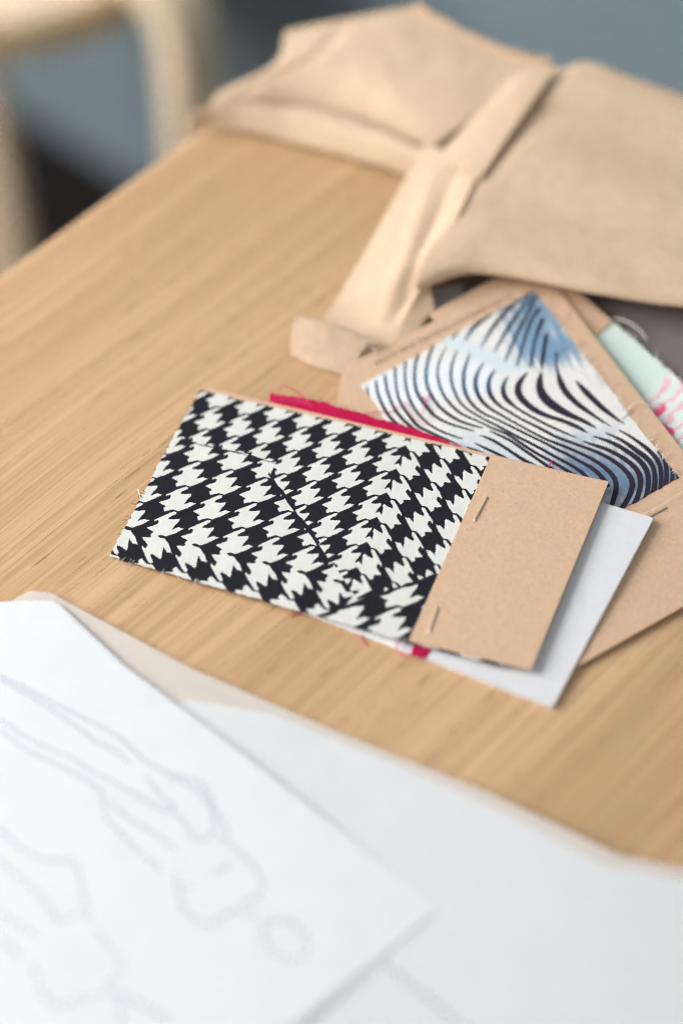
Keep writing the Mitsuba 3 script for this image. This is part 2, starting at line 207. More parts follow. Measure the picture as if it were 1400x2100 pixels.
def sheet(outline, z, thick, origin=(0, 0), ux=(1, 0), step=4.0, fray=0.0, corner=0.0, relief=None, fray_step=1.2):
    """A sheet of card, paper or cloth: outline polygon (mm), its underside at z(x, y), thickness thick. uv = mm in its own frame."""
    poly = Polygon(np.asarray(outline)[:, :2])
    if not poly.is_valid:
        poly = poly.buffer(0)
    if corner:
        poly = poly.buffer(-corner, join_style='mitre').buffer(corner, quad_segs=6)
    ring = np.array(poly.exterior.coords)[:-1]
    ring = resample(np.vstack([ring, ring[:1]]), max(12, int(poly.length / (fray_step if fray else step * .5))) + 1)[:-1] if fray else \
        np.array(LineString(np.vstack([ring, ring[:1]])).segmentize(step * .6).coords)[:-1]
    if fray:
        k = np.arange(len(ring))
        nrm = np.roll(ring, -1, 0) - np.roll(ring, 1, 0)
        nrm = np.stack([nrm[:, 1], -nrm[:, 0]], 1) / (np.linalg.norm(nrm, axis=1, keepdims=True) + 1e-9)
        slow = meshkit.fbm(np.stack([k * .11, k * 0, k * 0 + 3], 1), 3, 5) - .5
        ring = ring + nrm * (rng.normal(0, .35, len(ring)) + 2.2 * slow)[:, None] * fray
    P = Polygon(ring)
    if not P.is_valid:
        P = P.buffer(0)
        P = max(P.geoms, key=lambda g: g.area) if hasattr(P, 'geoms') else P
        ring = np.array(P.exterior.coords)[:-1]
    x0, y0, x1, y1 = P.bounds
    gx, gy = np.meshgrid(np.arange(x0, x1, step), np.arange(y0, y1, step))
    gx[::2] += step / 2
    pts = np.stack([gx.ravel(), gy.ravel()], 1)
    inner = P.buffer(-step * .45)
    pts = pts[contains_xy(inner, pts[:, 0], pts[:, 1])] if not inner.is_empty else pts[:0]
    xy = np.vstack([ring, pts])
    tri = Delaunay(xy).simplices
    cen = xy[tri].mean(1)
    tri = tri[contains_xy(P, cen[:, 0], cen[:, 1])]
    a = xy[tri]
    area = (a[:, 1, 0] - a[:, 0, 0]) * (a[:, 2, 1] - a[:, 0, 1]) - (a[:, 1, 1] - a[:, 0, 1]) * (a[:, 2, 0] - a[:, 0, 0])
    tri[area < 0] = tri[area < 0][:, ::-1]
    tri = tri[np.abs(area) > 1e-6]
    zz = z(xy)
    if relief is not None:
        zz = zz + relief(xy)
    lo, hi = M(np.c_[xy, zz]), M(np.c_[xy, zz + thick])
    ux = np.asarray(ux, float); vx = np.array([ux[1], -ux[0]])
    uv = np.stack([(xy - np.asarray(origin)[:2]) @ ux, (xy - np.asarray(origin)[:2]) @ vx], 1)
    n = len(ring)
    if Polygon(ring).exterior.is_ccw is False:
        order = np.arange(n)[::-1]
    else:
        order = np.arange(n)
    nxt = np.roll(order, -1)
    sv = np.vstack([lo[order], hi[order]]); su = np.vstack([uv[order], uv[order]])
    i = np.arange(n); j = (i + 1) % n
    sf = np.vstack([np.stack([i, j, j + n], 1), np.stack([i, j + n, i + n], 1)])
    return join([(hi, tri, uv), (lo, tri[:, ::-1], uv), (sv, sf, su)])


def coons(left, right, front, back, nu, nv, lift=None, thick=0.5):
    """A curved sheet spanned by four edges: front and back run left to right, left and right run front to back (mm)."""
    L, Rr, F, B = curve(left, nv), curve(right, nv), curve(front, nu), curve(back, nu)
    u, v = np.linspace(0, 1, nu)[None, :, None], np.linspace(0, 1, nv)[:, None, None]
    g = (1 - v) * F[None] + v * B[None] + (1 - u) * L[:, None] + u * Rr[:, None] \
        - ((1 - u) * (1 - v) * F[0] + u * (1 - v) * F[-1] + (1 - u) * v * B[0] + u * v * B[-1])
    if lift is not None:
        g = g + lift(np.broadcast_to(u[..., 0], g.shape[:2]), np.broadcast_to(v[..., 0], g.shape[:2]), g)
    return grid(g, thick)


def grid(g, thick=0.5):
    nv, nu = g.shape[:2]
    i, j = np.meshgrid(np.arange(nu - 1), np.arange(nv - 1))
    a = (j * nu + i).ravel()
    f = np.vstack([np.stack([a, a + 1, a + nu + 1], 1), np.stack([a, a + nu + 1, a + nu], 1)])
    v = M(g.reshape(-1, 3)); uv = g.reshape(-1, 3)[:, :2]
    m = trimesh.Trimesh(v, f, process=False)
    if m.face_normals[:, 2].mean() < 0:
        f = f[:, ::-1]
        m = trimesh.Trimesh(v, f, process=False)
    low = v - m.vertex_normals * thick / 1000
    k = np.r_[np.arange(nu), np.arange(nu - 1, nu * nv, nu)[1:], np.arange(nu * nv - 2, nu * nv - nu - 1, -1), np.arange(nu * nv - 2 * nu, 0, -nu)]
    n = len(k); q = np.arange(n); r = (q + 1) % n
    side = np.vstack([np.stack([q, r, r + n], 1), np.stack([q, r + n, q + n], 1)])
    return join([(v, f, uv), (low, f[:, ::-1], uv), (np.vstack([low[k], v[k]]), side, np.vstack([uv[k], uv[k]]))])


def tube(points, radius, sides=6, taper=False):
    p = np.asarray(points, float)
    t = np.gradient(p, axis=0); t /= np.linalg.norm(t, axis=1, keepdims=True) + 1e-12
    a = np.cross(t, np.where(np.abs(t[:, 2:]) < .9, [0, 0, 1.0], [1.0, 0, 0])); a /= np.linalg.norm(a, axis=1, keepdims=True) + 1e-12
    b = np.cross(t, a)
    r = np.full(len(p), radius, float)
    if taper:
        r = r * np.linspace(1, .45, len(p))
    ang = np.arange(sides) * 2 * math.pi / sides
    v = p[:, None] + r[:, None, None] * (np.cos(ang)[None, :, None] * a[:, None] + np.sin(ang)[None, :, None] * b[:, None])
    i, j = np.meshgrid(np.arange(len(p) - 1), np.arange(sides), indexing='ij')
    q = np.stack([i * sides + j, i * sides + (j + 1) % sides, (i + 1) * sides + (j + 1) % sides, (i + 1) * sides + j], -1).reshape(-1, 4)
    caps = [[0, k + 1, k] for k in range(1, sides - 1)] + [[(len(p) - 1) * sides, (len(p) - 1) * sides + k, (len(p) - 1) * sides + k + 1] for k in range(1, sides - 1)]
    f = np.vstack([q[:, [0, 2, 1]], q[:, [0, 3, 2]], np.array(caps)])
    v = M(v.reshape(-1, 3))
    return v, f, np.zeros((len(v), 2))


def box(x0, x1, y0, y1, z0, z1, r=0.0):
    if r:
        poly = Polygon([(x0, y0), (x1, y0), (x1, y1), (x0, y1)])
        import manifold3d as m3
        s = [m3.Manifold.sphere(r, 20).translate((x, y, z)) for x in (x0 + r, x1 - r) for y in (y0 + r, y1 - r) for z in (z0 + r, z1 - r)]
        m = m3.Manifold.batch_hull(s).to_mesh()
        return np.array(m.vert_properties[:, :3]), np.array(m.tri_verts), np.array(m.vert_properties[:, :2])
    m = trimesh.creation.box((x1 - x0, y1 - y0, z1 - z0))
    v = np.array(m.vertices) + [(x0 + x1) / 2, (y0 + y1) / 2, (z0 + z1) / 2]
    return v, np.array(m.faces), v[:, :2]


# ------------------------------------------------------------------ print patterns (flat print on cloth and paper, in each sheet's own millimetres)
def strokes(uv, rows, grow=0.0):
    """Signed distance (mm) from uv to a set of tapering pen strokes; rows of (x0, y0, r0, x1, y1, r1)."""
    data = mi.Float(np.asarray(rows, np.float32).ravel())
    count = len(rows)
    x, y = mi.Float(uv.x), mi.Float(uv.y)

    def body(i, best):
        g = [dr.gather(mi.Float, data, i * 6 + k) for k in range(6)]
        dx, dy = g[3] - g[0], g[4] - g[1]
        t = dr.clip(((x - g[0]) * dx + (y - g[1]) * dy) / dr.maximum(dx * dx + dy * dy, 1e-6), 0, 1)
        d = dr.sqrt(dr.square(x - g[0] - t * dx) + dr.square(y - g[1] - t * dy)) - (g[2] + t * (g[5] - g[2]))
        return i + 1, dr.minimum(best, d)

    zero = dr.select(x < 1e9, mi.UInt32(0), mi.UInt32(0))
    i, best = dr.while_loop((zero, mi.Float(x * 0 + 1e3)), lambda i, b: i < count, body)
    return best


def to_rows(lines, width=None):
    rows = []
    for line in lines:
        p = np.array([(q[0], q[1], q[2] if len(q) > 2 else width) for q in line], float)
        if len(p) > 2:
            p = curve(p, max(len(p) + 4, int(len(p) * 1.6)))
        rows += [(*p[k], *p[k + 1]) for k in range(len(p) - 1)]
    return rows


def blob(uv, line, radius, soft, wob=None):
    """1 inside a capsule chain of the given radius, fading over soft mm (dye edge)."""
    d = mi.Float(1e3)
    for (ax, ay), (bx, by) in zip(line[:-1], line[1:]):
        dx, dy = bx - ax, by - ay
        t = dr.clip(((uv.x - ax) * dx + (uv.y - ay) * dy) / (dx * dx + dy * dy), 0, 1)
        d = dr.minimum(d, dr.sqrt(dr.square(uv.x - ax - t * dx) + dr.square(uv.y - ay - t * dy)))
    if wob is not None:
        d = d + wob
    return 1 - smoothstep(radius - soft, radius + soft, d)


ZROWS = [(a, b, c + .10, d, e, f + .10) for a, b, c, d, e, f in to_rows(STROKES)]
DROWS = to_rows(DRAWING, 0.5)


def wave_print(p, n, uv):
    w = mi.Point2f(uv.x, uv.y)
    d = strokes(w, ZROWS)
    wob = (fbm(uv.x * .5, uv.y * .5, 3.0) - .5) * 5
    streak = (noise(uv.x * .9 + uv.y * .25, uv.y * .05, 1.0) - .5) * 9
    cream, pale, blue, slate = (.72, .70, .66), (.59, .67, .70), (.18, .30, .42), (.13, .20, .30)
    c = mi.Color3f(*cream)
    # cool white left part, pale blue wash band, blue dye at the upper corner, slate dye at the lower corner
    c = mix(c, (.72, .76, .78), blob(w, [(4, 2), (14, 12), (26, 14), (36, 20)], 9, 5))
    c = mix(c, pale, blob(w, [(38, -2), (42, 5.7), (45.4, 14.4), (49.5, 21.3), (54, 24.3)], 3.6, 3.0, wob * .6 + streak * .25))
    c = mix(c, (.56, .61, .63), blob(w, [(16, 45), (24, 54), (29, 66)], 6, 7, wob + streak * .5))
    c = mix(c, (.56, .60, .62), blob(w, [(43, 62), (50, 65), (58, 66.5), (65, 69)], 2.5, 3.5, wob + streak * .5))
    c = mix(c, blue, blob(w, [(80, 0), (73.5, 6.4), (66.5, 21), (69, 26)], 8.8, 4.5, streak) )
    c = mix(c, slate, blob(w, [(43, 76), (50, 82), (55, 92), (64, 96), (72, 97), (52, 106), (34, 100)], 9.0, 9.0, streak * .6 + wob))
    blueline = dr.maximum(blob(w, [(10, 4), (22, 9.5), (33, 18.4), (41, 23)], 7.5, 2.5), blob(w, [(40, 0), (50, 12), (60, 18)], 8, 3))
    ink = mix((.026, .020, .034), (.028, .075, .14), blueline)
    edge = (noise(uv.x * 3, uv.y * 3, 9.0) - .5) * .04
    c = mix(ink, c, smoothstep(-.06, .12, d + edge))
    weave = .965 + .07 * noise(uv.x * 4.2, uv.y * 4.2, 2.0)
    return c * weave


TOOTH = [(0.637, -0.148), (0.644, -0.068), (0.503, 0.112), (0.5, 0.194), (0.637, 0.162), (0.815, 0.083), (0.827, 0.176), (0.773, 0.341), (0.738, 0.554), (0.909, 0.396), (0.996, 0.416), (1.069, 0.397), (0.92, 0.611), (0.671, 0.862), (0.506, 0.85), (0.292, 1.014), (0.222, 0.894), (0.274, 0.817), (0.222, 0.771), (0.135, 0.756), (0.044, 0.731), (0.038, 0.7), (0.275, 0.486), (0.277, 0.355), (0.239, 0.329), (0.18, 0.357), (0.142, 0.41), (0.128, 0.343), (0.369, 0.061), (0.55, -0.133)]


def tooth(x, y):
    """The jagged houndstooth check of the print, period 1 both ways: 1 = dark, 0 inside a white tooth."""
    c = np.mean(TOOTH, 0)
    a = np.array(TOOTH) * .945 + c * .055
    edges = mi.Float(np.hstack([a, np.roll(a, -1, 0)]).astype(np.float32).ravel())
    fx, fy = x - dr.floor(x), y - dr.floor(y)
    spots = [(fx + i, fy + j) for i in (0, 1) for j in (-1, 0, 1)]

    def body(i, *hits):
        x0, y0, x1, y1 = (dr.gather(mi.Float, edges, i * 4 + k) for k in range(4))
        slope = (x1 - x0) / dr.select(dr.abs(y1 - y0) < 1e-6, 1e-6, y1 - y0)
        return (i + 1, *(dr.select(((y0 > py) != (y1 > py)) & (px < x0 + (py - y0) * slope), 1 - h, h) for h, (px, py) in zip(hits, spots)))

    zero = dr.select(x < 1e9, mi.UInt32(0), mi.UInt32(0))
    out = dr.while_loop((zero, *(x * 0 for _ in spots)), lambda i, *h: i < len(TOOTH), body)
    inside = out[1]
    for h in out[2:]:
        inside = dr.maximum(inside, h)
    return 1 - inside


U1, V1 = 81.6, 68.3


def tooth_print(p, n, uv):
    u, v = mi.Float(uv.x), mi.Float(uv.y)
    # hand-cut looking edges of the print
    ju = (noise(u * .3, v * .3, 1.0) - .5) * .9 + (noise(u * 1.9, v * 1.9, 4.0) - .5) * .5
    jv = (noise(u * .3, v * .3, 7.0) - .5) * .9 + (noise(u * 1.9, v * 1.9, 11.0) - .5) * .5
    u, v = u + ju * .35, v + jv * .35
    x = dr.select(u < U1, u, 2 * U1 - u)
    y = dr.select(v < V1, v, 2 * V1 - v)
    left = (v > 24.6 - .02 * u) & ((v - 30.9) > (u - 38.9) * .904) | ((v > 24.3) & (u < 38.9))
    xl, yl = (x - 4.4) / 13.05, (y - 34.1) / 11.85
    xr, yr = (x - 48.9) / 11.5, (y - 7.3) / 11.45
    # the larger repeat in the lower right corner behind a thick dark band
    s = (u - 81.0) * .79 + (v - 79.5) * .92
    big = (s > 0) & (v > 55)
    d = tooth(dr.select(big, (u - 92) / 15.0, dr.select(left, xl, xr)), dr.select(big, (v - 74) / 14.0, dr.select(left, yl, yr)))
    d = dr.select((dr.abs(s) < 1.2 * noise(u * .4, v * .4, 5.0) + .2) & (v > 55), 1.0, d)
    d = dr.select((dr.abs(v - 24.5 - .6 * noise(u * .2, 1.0, 1.0)) < .42 * noise(u * .3, 7.0, 1.0)) & (u > 2) & (u < 40), 1.0, d)
    # the dark spine along the jump of the pattern
    k = (v - 30.9) - (u - 38.9) * .904
    d = dr.select((dr.abs(k) < 1.1 * noise(u * .35, 3.0, 1.0)) & (u > 38) & (u < 66), 1.0, d)
    weave = noise(uv.x * 5, uv.y * 5, 2.0)
    white = mi.Color3f(.64, .64, .60) * (.95 + .1 * weave)
    black = mi.Color3f(.011, .011, .016) * (.7 + .7 * weave)
    return dr.select(d > .5, black, white)


def figure_print(p, n, uv):
    w = mi.Point2f(uv.x, -uv.y)
    d = strokes(w, DROWS)
    ink = (1 - smoothstep(-.35, .2, d)) * .48
    return mix(mi.Color3f(.68, .70, .71) * (.985 + .03 * noise(uv.x * .15, uv.y * .15, 5.0)), (.16, .20, .33), ink)


SROWS = to_rows([[(-166.7, 211.9), (-149.5, 211.8), (-125, 212)], [(-171, 172), (-160, 175), (-150, 172)], [(-170, 170), (-158, 172), (-148, 168)], [(-172, 167), (-160, 168), (-150, 164)]], .55)


def sheet_print(p, n, uv):
    ink = (1 - smoothstep(-.15, .3, strokes(mi.Point2f(uv.x, -uv.y), SROWS))) * .55
    return mix(mi.Color3f(.615, .63, .63) * (.98 + .04 * fbm(uv.x * .2, uv.y * .2, 3.0)), (.20, .26, .28), ink)


def flower_print(p, n, uv):
    x, y = uv.x, uv.y
    c = mi.Color3f(.66, .78, .71)
    wx = x + 2.2 * (fbm(x * .12, y * .12, 1.0) - .5) * 4
    wy = y + 2.6 * (fbm(x * .10, y * .14, 8.0) - .5) * 4
    band = smoothstep(29, 33, y + (noise(x * .25, 2.0, 1.0) - .5) * 5)
    lines = dr.abs((wy * .19) - dr.floor(wy * .19) - .5)
    pink = (1 - smoothstep(.10, .16, lines)) * band
    petal = smoothstep(.56, .60, fbm(wx * .11, wy * .11, 4.0)) * smoothstep(36, 40, y)
    c = mix(c, (.80, .83, .80), band * .7)
    c = mix(c, (.86, .42, .50), pink * .8)
    return mix(c, (.85, .13, .24), petal) * (.96 + .08 * noise(x * 4, y * 4, 1.0))


# ------------------------------------------------------------------ materials
def kraft(base, s=1.0):
    def fn(p, n, uv):
        x, y, z = p.x * 1000, p.y * 1000, p.z * 1000
        f1 = fbm(x * 1.1 * s, y * 1.1 * s, z * .8)
        f2 = noise(x * 2.6, y * .9, z * 2.0)
        f3 = noise(x * .7, y * 2.4, z * 2.0 + 40)
        fleck = smoothstep(.86, .93, noise(x * 2.2, y * 2.2, z + 9.0))
        t = .84 + .16 * f1 + .10 * f2 + .10 * f3
        c = mi.Color3f(*base) * t
        return mix(c, mi.Color3f(*base) * .62, fleck * .5)
    return fn


def oak(p, n, uv):
    x, y = p.x * 1000, p.y * 1000
    bend = 9 * (fbm(x * .008, y * .0045, 1.0) - .5) + 6 * (noise(y * .006, 3.0, x * .01) - .5)
    g = x + bend - y * .035
    broad = fbm(g * .036, y * .0030, 2.0)
    ring = noise(g * .33, y * .003, 4.0)
    fine = noise(g * 1.7, y * .012, 6.0)
    hair = noise(g * 5.0, y * .05, 8.0)
    t = .46 * broad + .10 * ring + .26 * fine + .18 * hair
    c = mix((.43, .264, .130), (.62, .402, .226), smoothstep(.25, .75, t))
    pore = smoothstep(.78, .9, noise(g * 2.6, y * .10, 12.0)) * smoothstep(.5, .7, noise(g * .5, y * .02, 15.0))
    c = mix(c, (.25, .135, .055), pore * .75)
    fleck = smoothstep(.9, .95, noise(g * 1.9, y * .22, 21.0))
    return mix(c, (.66, .47, .29), fleck * .35)


def oak_bump(p, n, uv):
    x, y = p.x * 1000, p.y * 1000
    bend = 9 * (fbm(x * .008, y * .0045, 1.0) - .5) + 6 * (noise(y * .006, 3.0, x * .01) - .5)
    g = x + bend - y * .035
    return noise(g * 1.25, y * .010, 6.0) * .6 + noise(g * 4.2, y * .045, 8.0) * .4 - .9 * smoothstep(.78, .9, noise(g * 2.6, y * .10, 12.0))


def rgb(*c):
    return {'type': 'rgb', 'value': list(c)}


def bsdf(key, color, rough=.6, spec=.3, bump=None, scale=1.0, **more):
    b = {'type': 'principled', 'base_color': color, 'roughness': rough, 'specular': spec, **more}
    if bump is not None:
        b = {'type': 'bumpmap', 'arbitrary': bump, 'scale': scale, 'nested': b}
        b = {'type': 'bumpmap', 'texture': bump, 'scale': scale, 'bsdf': {'type': 'principled', 'base_color': color, 'roughness': rough, 'specular': spec, **more}}
    scene[key] = {'type': 'twosided', 'bsdf': b}


def cloth_bump(p, n, uv):
    x, y, z = p.x * 1000, p.y * 1000, p.z * 1000
    return noise(x * 2.6, y * 2.6, z * 2.6) + .5 * fbm(x * .25, y * .25, z * .25)


def crumple(p, n, uv):
    x, y, z = p.x * 1000, p.y * 1000, p.z * 1000
    return fbm(x * .10, y * .10, z * .10, octaves=4)


def paper_tone(base, s=.2):
    def fn(p, n, uv):
        x, y = p.x * 1000, p.y * 1000
        return mi.Color3f(*base) * (.965 + .07 * fbm(x * s, y * s, 3.0))
    return fn


bsdf('oak', proc(oak), .42, .42, proc(oak_bump, 2e-4), .00005)
bsdf('kraft_card', proc(kraft((.58, .395, .262))), .75, .2)
bsdf('kraft_wrap', proc(kraft((.575, .425, .292), .3)), .85, .15, proc(crumple, 1e-3), .00018)
bsdf('wave_cloth', proc(wave_print), .7, .2, proc(cloth_bump, 2e-4), .00006, sheen=.2)
bsdf('tooth_cloth', proc(tooth_print), .75, .15, proc(cloth_bump, 2e-4), .00006, sheen=.2)
bsdf('magenta_cloth', proc(paper_tone((.42, .007, .058), 2.5)), .8, .1, proc(cloth_bump, 2e-4), .0001, sheen=.6)
bsdf('mint_cloth', proc(flower_print), .7, .2)
bsdf('grey_card', proc(paper_tone((.64, .64, .655), .8)), .7, .2)
bsdf('white_edge', rgb(.78, .79, .82), .6, .3)
bsdf('drawing_paper', proc(figure_print), .6, .25)
bsdf('white_paper', proc(paper_tone((.68, .695, .70))), .6, .25)
bsdf('plain_white_paper', proc(sheet_print), .6, .25)
bsdf('beige_paper', proc(paper_tone((.57, .51, .455))), .55, .3)
bsdf('taupe_cloth', proc(paper_tone((.175, .152, .138), 1.5)), .85, .1)
bsdf('pale_tag', proc(paper_tone((.42, .47, .46), 1.0)), .8, .1)
bsdf('print_ink', rgb(.24, .14, .08), .7, .2)
bsdf('white_thread', rgb(.78, .76, .72), .8, .1)
bsdf('pink_thread', rgb(.62, .05, .14), .8, .1)
bsdf('dark_thread', rgb(.02, .02, .03), .8, .1)
bsdf('steel', rgb(.80, .78, .74), .38, .5, metallic=1.0)
bsdf('birch', proc(paper_tone((.74, .585, .40), .03)), .45, .4)
bsdf('birch_edge', proc(paper_tone((.55, .40, .20), .03)), .5, .35)
bsdf('blue_wall', proc(lambda p, n, uv: mi.Color3f(.172, .222, .245) * (.95 + .1 * fbm(p.x * 5, p.y * 5, p.z * 5))), .8, .2)
bsdf('dark_floor', proc(lambda p, n, uv: mi.Color3f(.007, .003, .0025) * (.7 + .6 * noise(p.x * 8, p.y * 60, 1.0))), .6, .3)

# ------------------------------------------------------------------ the setting
WALL_Y = 0.955
put('floor', box(-3.2, 2.2, -2.5, WALL_Y, -.03, 0), 'dark_floor', False); tag('floor', kind='structure')
put('wall', box(-3.2, 2.2, WALL_Y, WALL_Y + .1, -.03, 2.6), 'blue_wall', False); tag('wall', kind='structure')

bars = [box(-.70, .70, .50, .57, -.05, .03), box(-.70, .70, -.57, -.50, -.05, .03), box(-.70, -.62, -.50, .50, -.05, .03), box(.62, .70, -.50, .50, -.05, .03)]
fv, ff, fu = join(bars)
wm = np.array(T().look_at(origin=[-1.60, -0.58, 1.60], target=[-0.29, 0.34, 0.74], up=[0, 0, 1]).matrix, float)
put('window__frame', (fv @ wm[:3, :3].T + wm[:3, 3], ff, fu), 'white_edge', False)

# ------------------------------------------------------------------ table
tag('table', 'light oak table with straight grain under the papers and swatches', 'table')
put('table__tabletop', box(-.474, .55, -.75, .535, TABLE - .03, TABLE, .004), 'oak', 40)
for k, (x, y) in enumerate([(-.40, -.68), (.48, -.68), (-.40, .44), (.48, .44)]):
    put('table__leg' + ('_%03d' % k if k else ''), box(x - .028, x + .028, y - .028, y + .028, .002, TABLE - .031, .004), 'oak', 40)

# ------------------------------------------------------------------ stool by the wall
tag('stool', 'round pale birch stool with bent wooden legs behind the table corner', 'stool')
SC, SR, ST = np.array([-.996, .765]), .155, .468
prof = [(0, ST - .036), (SR - .006, ST - .036), (SR, ST - .031), (SR, ST - .005), (SR - .004, ST), (0, ST)]
seat = trimesh.creation.revolve(np.array(prof), sections=72)
put('stool__seat', (np.array(seat.vertices) + [*SC, 0], np.array(seat.faces), np.array(seat.vertices)[:, :2]), 'birch', 35)
band = trimesh.creation.annulus(SR - .004, SR + .0015, .024)
put('stool__edge_band', (np.array(band.vertices) + [*SC, ST - .0185], np.array(band.faces), np.array(band.vertices)[:, :2]), 'birch_edge', 35)


def bent_leg(deg, looped):
    a = math.radians(deg)
    o, side = np.array([math.cos(a), math.sin(a)]), np.array([-math.sin(a), math.cos(a)])
    if looped:      # the leg rises past the seat and bends in over its rim
        path = [(SR - .06, ST + .014), (SR - .01, ST + .015)] + [(SR + .012 + .038 * math.sin(t), ST - .023 + .038 * math.cos(t)) for t in np.linspace(0, math.pi / 2, 14)] + [(SR + .05, z) for z in np.linspace(ST - .06, .002, 10)]
    else:
        path = [(.112, z) for z in np.linspace(ST - .037, .002, 10)]
    path = np.array(path)
    tan = np.gradient(path, axis=0); tan /= np.linalg.norm(tan, axis=1, keepdims=True)
    nor = np.stack([tan[:, 1], -tan[:, 0]], 1)
    sec = [(-.018, -.010), (-.015, -.013), (.015, -.013), (.018, -.010), (.018, .010), (.015, .013), (-.015, .013), (-.018, .010)]
    v = np.array([[*(SC + o * (p[0] + n[0] * h) + side * w), p[1] + n[1] * h] for p, n in zip(path, nor) for w, h in sec])
    m = len(sec); i, j = np.meshgrid(np.arange(len(path) - 1), np.arange(m), indexing='ij')
    q = np.stack([i * m + j, i * m + (j + 1) % m, (i + 1) * m + (j + 1) % m, (i + 1) * m + j], -1).reshape(-1, 4)
    f = np.vstack([q[:, [0, 2, 1]], q[:, [0, 3, 2]], [[0, k, k + 1] for k in range(1, m - 1)], [[len(v) - m, len(v) - m + k + 1, len(v) - m + k] for k in range(1, m - 1)]])
    t = trimesh.Trimesh(v, f, process=False); t.fix_normals()
    return v, np.array(t.faces), v[:, :2]


for k, (deg, looped) in enumerate([(-4, True), (-54, False), (222, False)]):
    put('stool__leg' + ('_%03d' % k if k else ''), bent_leg(deg, looped), 'birch', 40)

# ------------------------------------------------------------------ kraft wrapped bundle at the far end of the table
tag('wrapped_bundle', 'bundle wrapped in creased brown paper at the far end of the table', 'parcel')


def wrinkle(scale, amp, seed, ax=1.0, ay=1.0):
    return lambda g: amp * (meshkit.fbm(np.stack([g[..., 0] * scale * ax, g[..., 1] * scale * ay, g[..., 0] * 0], -1), 4, seed) - .5)


def block():
    nu = 150
    F, B = curve(PT['blk_front'], nu), curve(PT['blk_back'], nu)
    prof = [(0.0, 0, .6), (.03, .3, 1.6), (.0, .8, 4.5), (-.055, 0, 9), (-.075, 0, 14), (-.045, 0, 19.5), (.05, 0, 23.6), (.18, 0, 25.8), (.35, 0, 27), (.55, 0, 28.2), (.8, 0, 29.2), (.93, 0, 29.8), (1.0, 0, 29.0), (1.04, 0, 25), (1.06, 0, 14), (1.06, 0, 0)]
    prof = curve(np.array(prof), 90)
    g = np.zeros((len(prof), nu, 3))
    d = B - F
    for i, (a, _, h) in enumerate(prof):
        g[i, :, :2] = F[:, :2] + d[:, :2] * a
        g[i, :, 2] = F[:, 2] + h * (d[:, 2] / 29.5)
    u = np.linspace(0, 1, nu)
    t = np.linspace(0, 1, len(prof))[:, None]
    a = np.interp(np.arange(len(prof)), np.arange(len(prof)), prof[:, 0])[:, None]
    env = np.clip((a - .12) / .15, 0, 1) * np.clip((1.0 - a) / .12, 0, 1) * np.clip(u / .16, 0, 1)
    g[..., 2] += env * (2.0 * np.sin(2 * np.pi * (a * 2.3 + .22 * u + .1)) + 1.0 * np.sin(2 * np.pi * (a * 4.1 - .5 * u))) + wrinkle(.022, 4, 3, .5, 1.5)(g) * np.clip(u / .16, 0, 1)
    g[..., 2] = np.maximum(g[..., 2], .3)
    return grid(g, .4)


def bulge():
    def lift(u, v, g):
        # a full rounded fold: rises gently on the left, steep and overhanging towards the lower right
        start = .75 - .58 * np.clip((u - .25) / .5, 0, 1)
        rise = np.sqrt(np.clip(1 - (1 - np.clip(v / start, 0, 1)) ** 2, 0, 1)) - v
        z = 13 * np.clip(rise, 0, 1) * np.sin(np.pi * np.clip(u * .96 + .02, 0, 1)) ** .8 + wrinkle(.03, 5, 9)(g) * np.sin(np.pi * v) * np.sin(np.pi * u)
        z -= 2.5 * np.exp(-((u - .12 - .10 * v) / .04) ** 2) * np.sin(np.pi * v)
        return np.stack([0 * u, 0 * u, z], -1)
    return coons(PT['bul_left'], PT['bul_right'], PT['bul_front'], PT['bul_back'], 90, 60, lift, .4)


def flap_band():
    n = 100
    lo, up = curve(PT['band_low'], n), curve(PT['band_up'], n)
    m = 24
    g = np.zeros((m, n, 3))
    for i, t in enumerate(np.linspace(0, 1, m)):
        g[i] = lo * (1 - t) + up * t
        g[i, :, 2] += 6.5 * math.sin(math.pi * min(1, t * 1.05)) ** .7
    g[..., 2] += wrinkle(.06, 3, 21)(g)
    return grid(g, .4)


def strip():
    n, m = 60, 14
    l, r = curve(PT['strip_l'], n), curve(PT['strip_r'], n)
    g = np.stack([l * (1 - t) + r * t for t in np.linspace(0, 1, m)])
    t = np.linspace(0, 1, m)[:, None]
    g[..., 2] += 1.0 * np.sin(np.pi * t) ** .8 + 3.4 * t + wrinkle(.04, 2, 31)(g)
    return grid(g, .4)


def front_flap():
    def lift(u, v, g):
        crease = 1.2 * np.exp(-((u - .30 - .25 * (1 - v)) / .10) ** 2) * np.sin(np.pi * v) - 1.5 * np.exp(-((u - .62 + .10 * (1 - v)) / .08) ** 2) * np.sin(np.pi * v) ** .7
        fold = 1.8 * np.exp(-((v - .30 - .5 * (u - .3)) / .09) ** 2) * np.sin(np.pi * u) - 1.8 * np.exp(-((v - .14 - .35 * (u - .3)) / .07) ** 2) * np.sin(np.pi * u)
        return np.stack([0 * u, 0 * u, crease + fold + 3.0 * u ** 2 + wrinkle(.05, 2.5, 41)(g) * np.sin(np.pi * v)], -1)
    fl = lambda k: PT[k][::-1]
    return coons(fl('fl_left'), fl('fl_right'), PT['fl_bot'], PT['fl_top'], 60, 80, lift, .4)


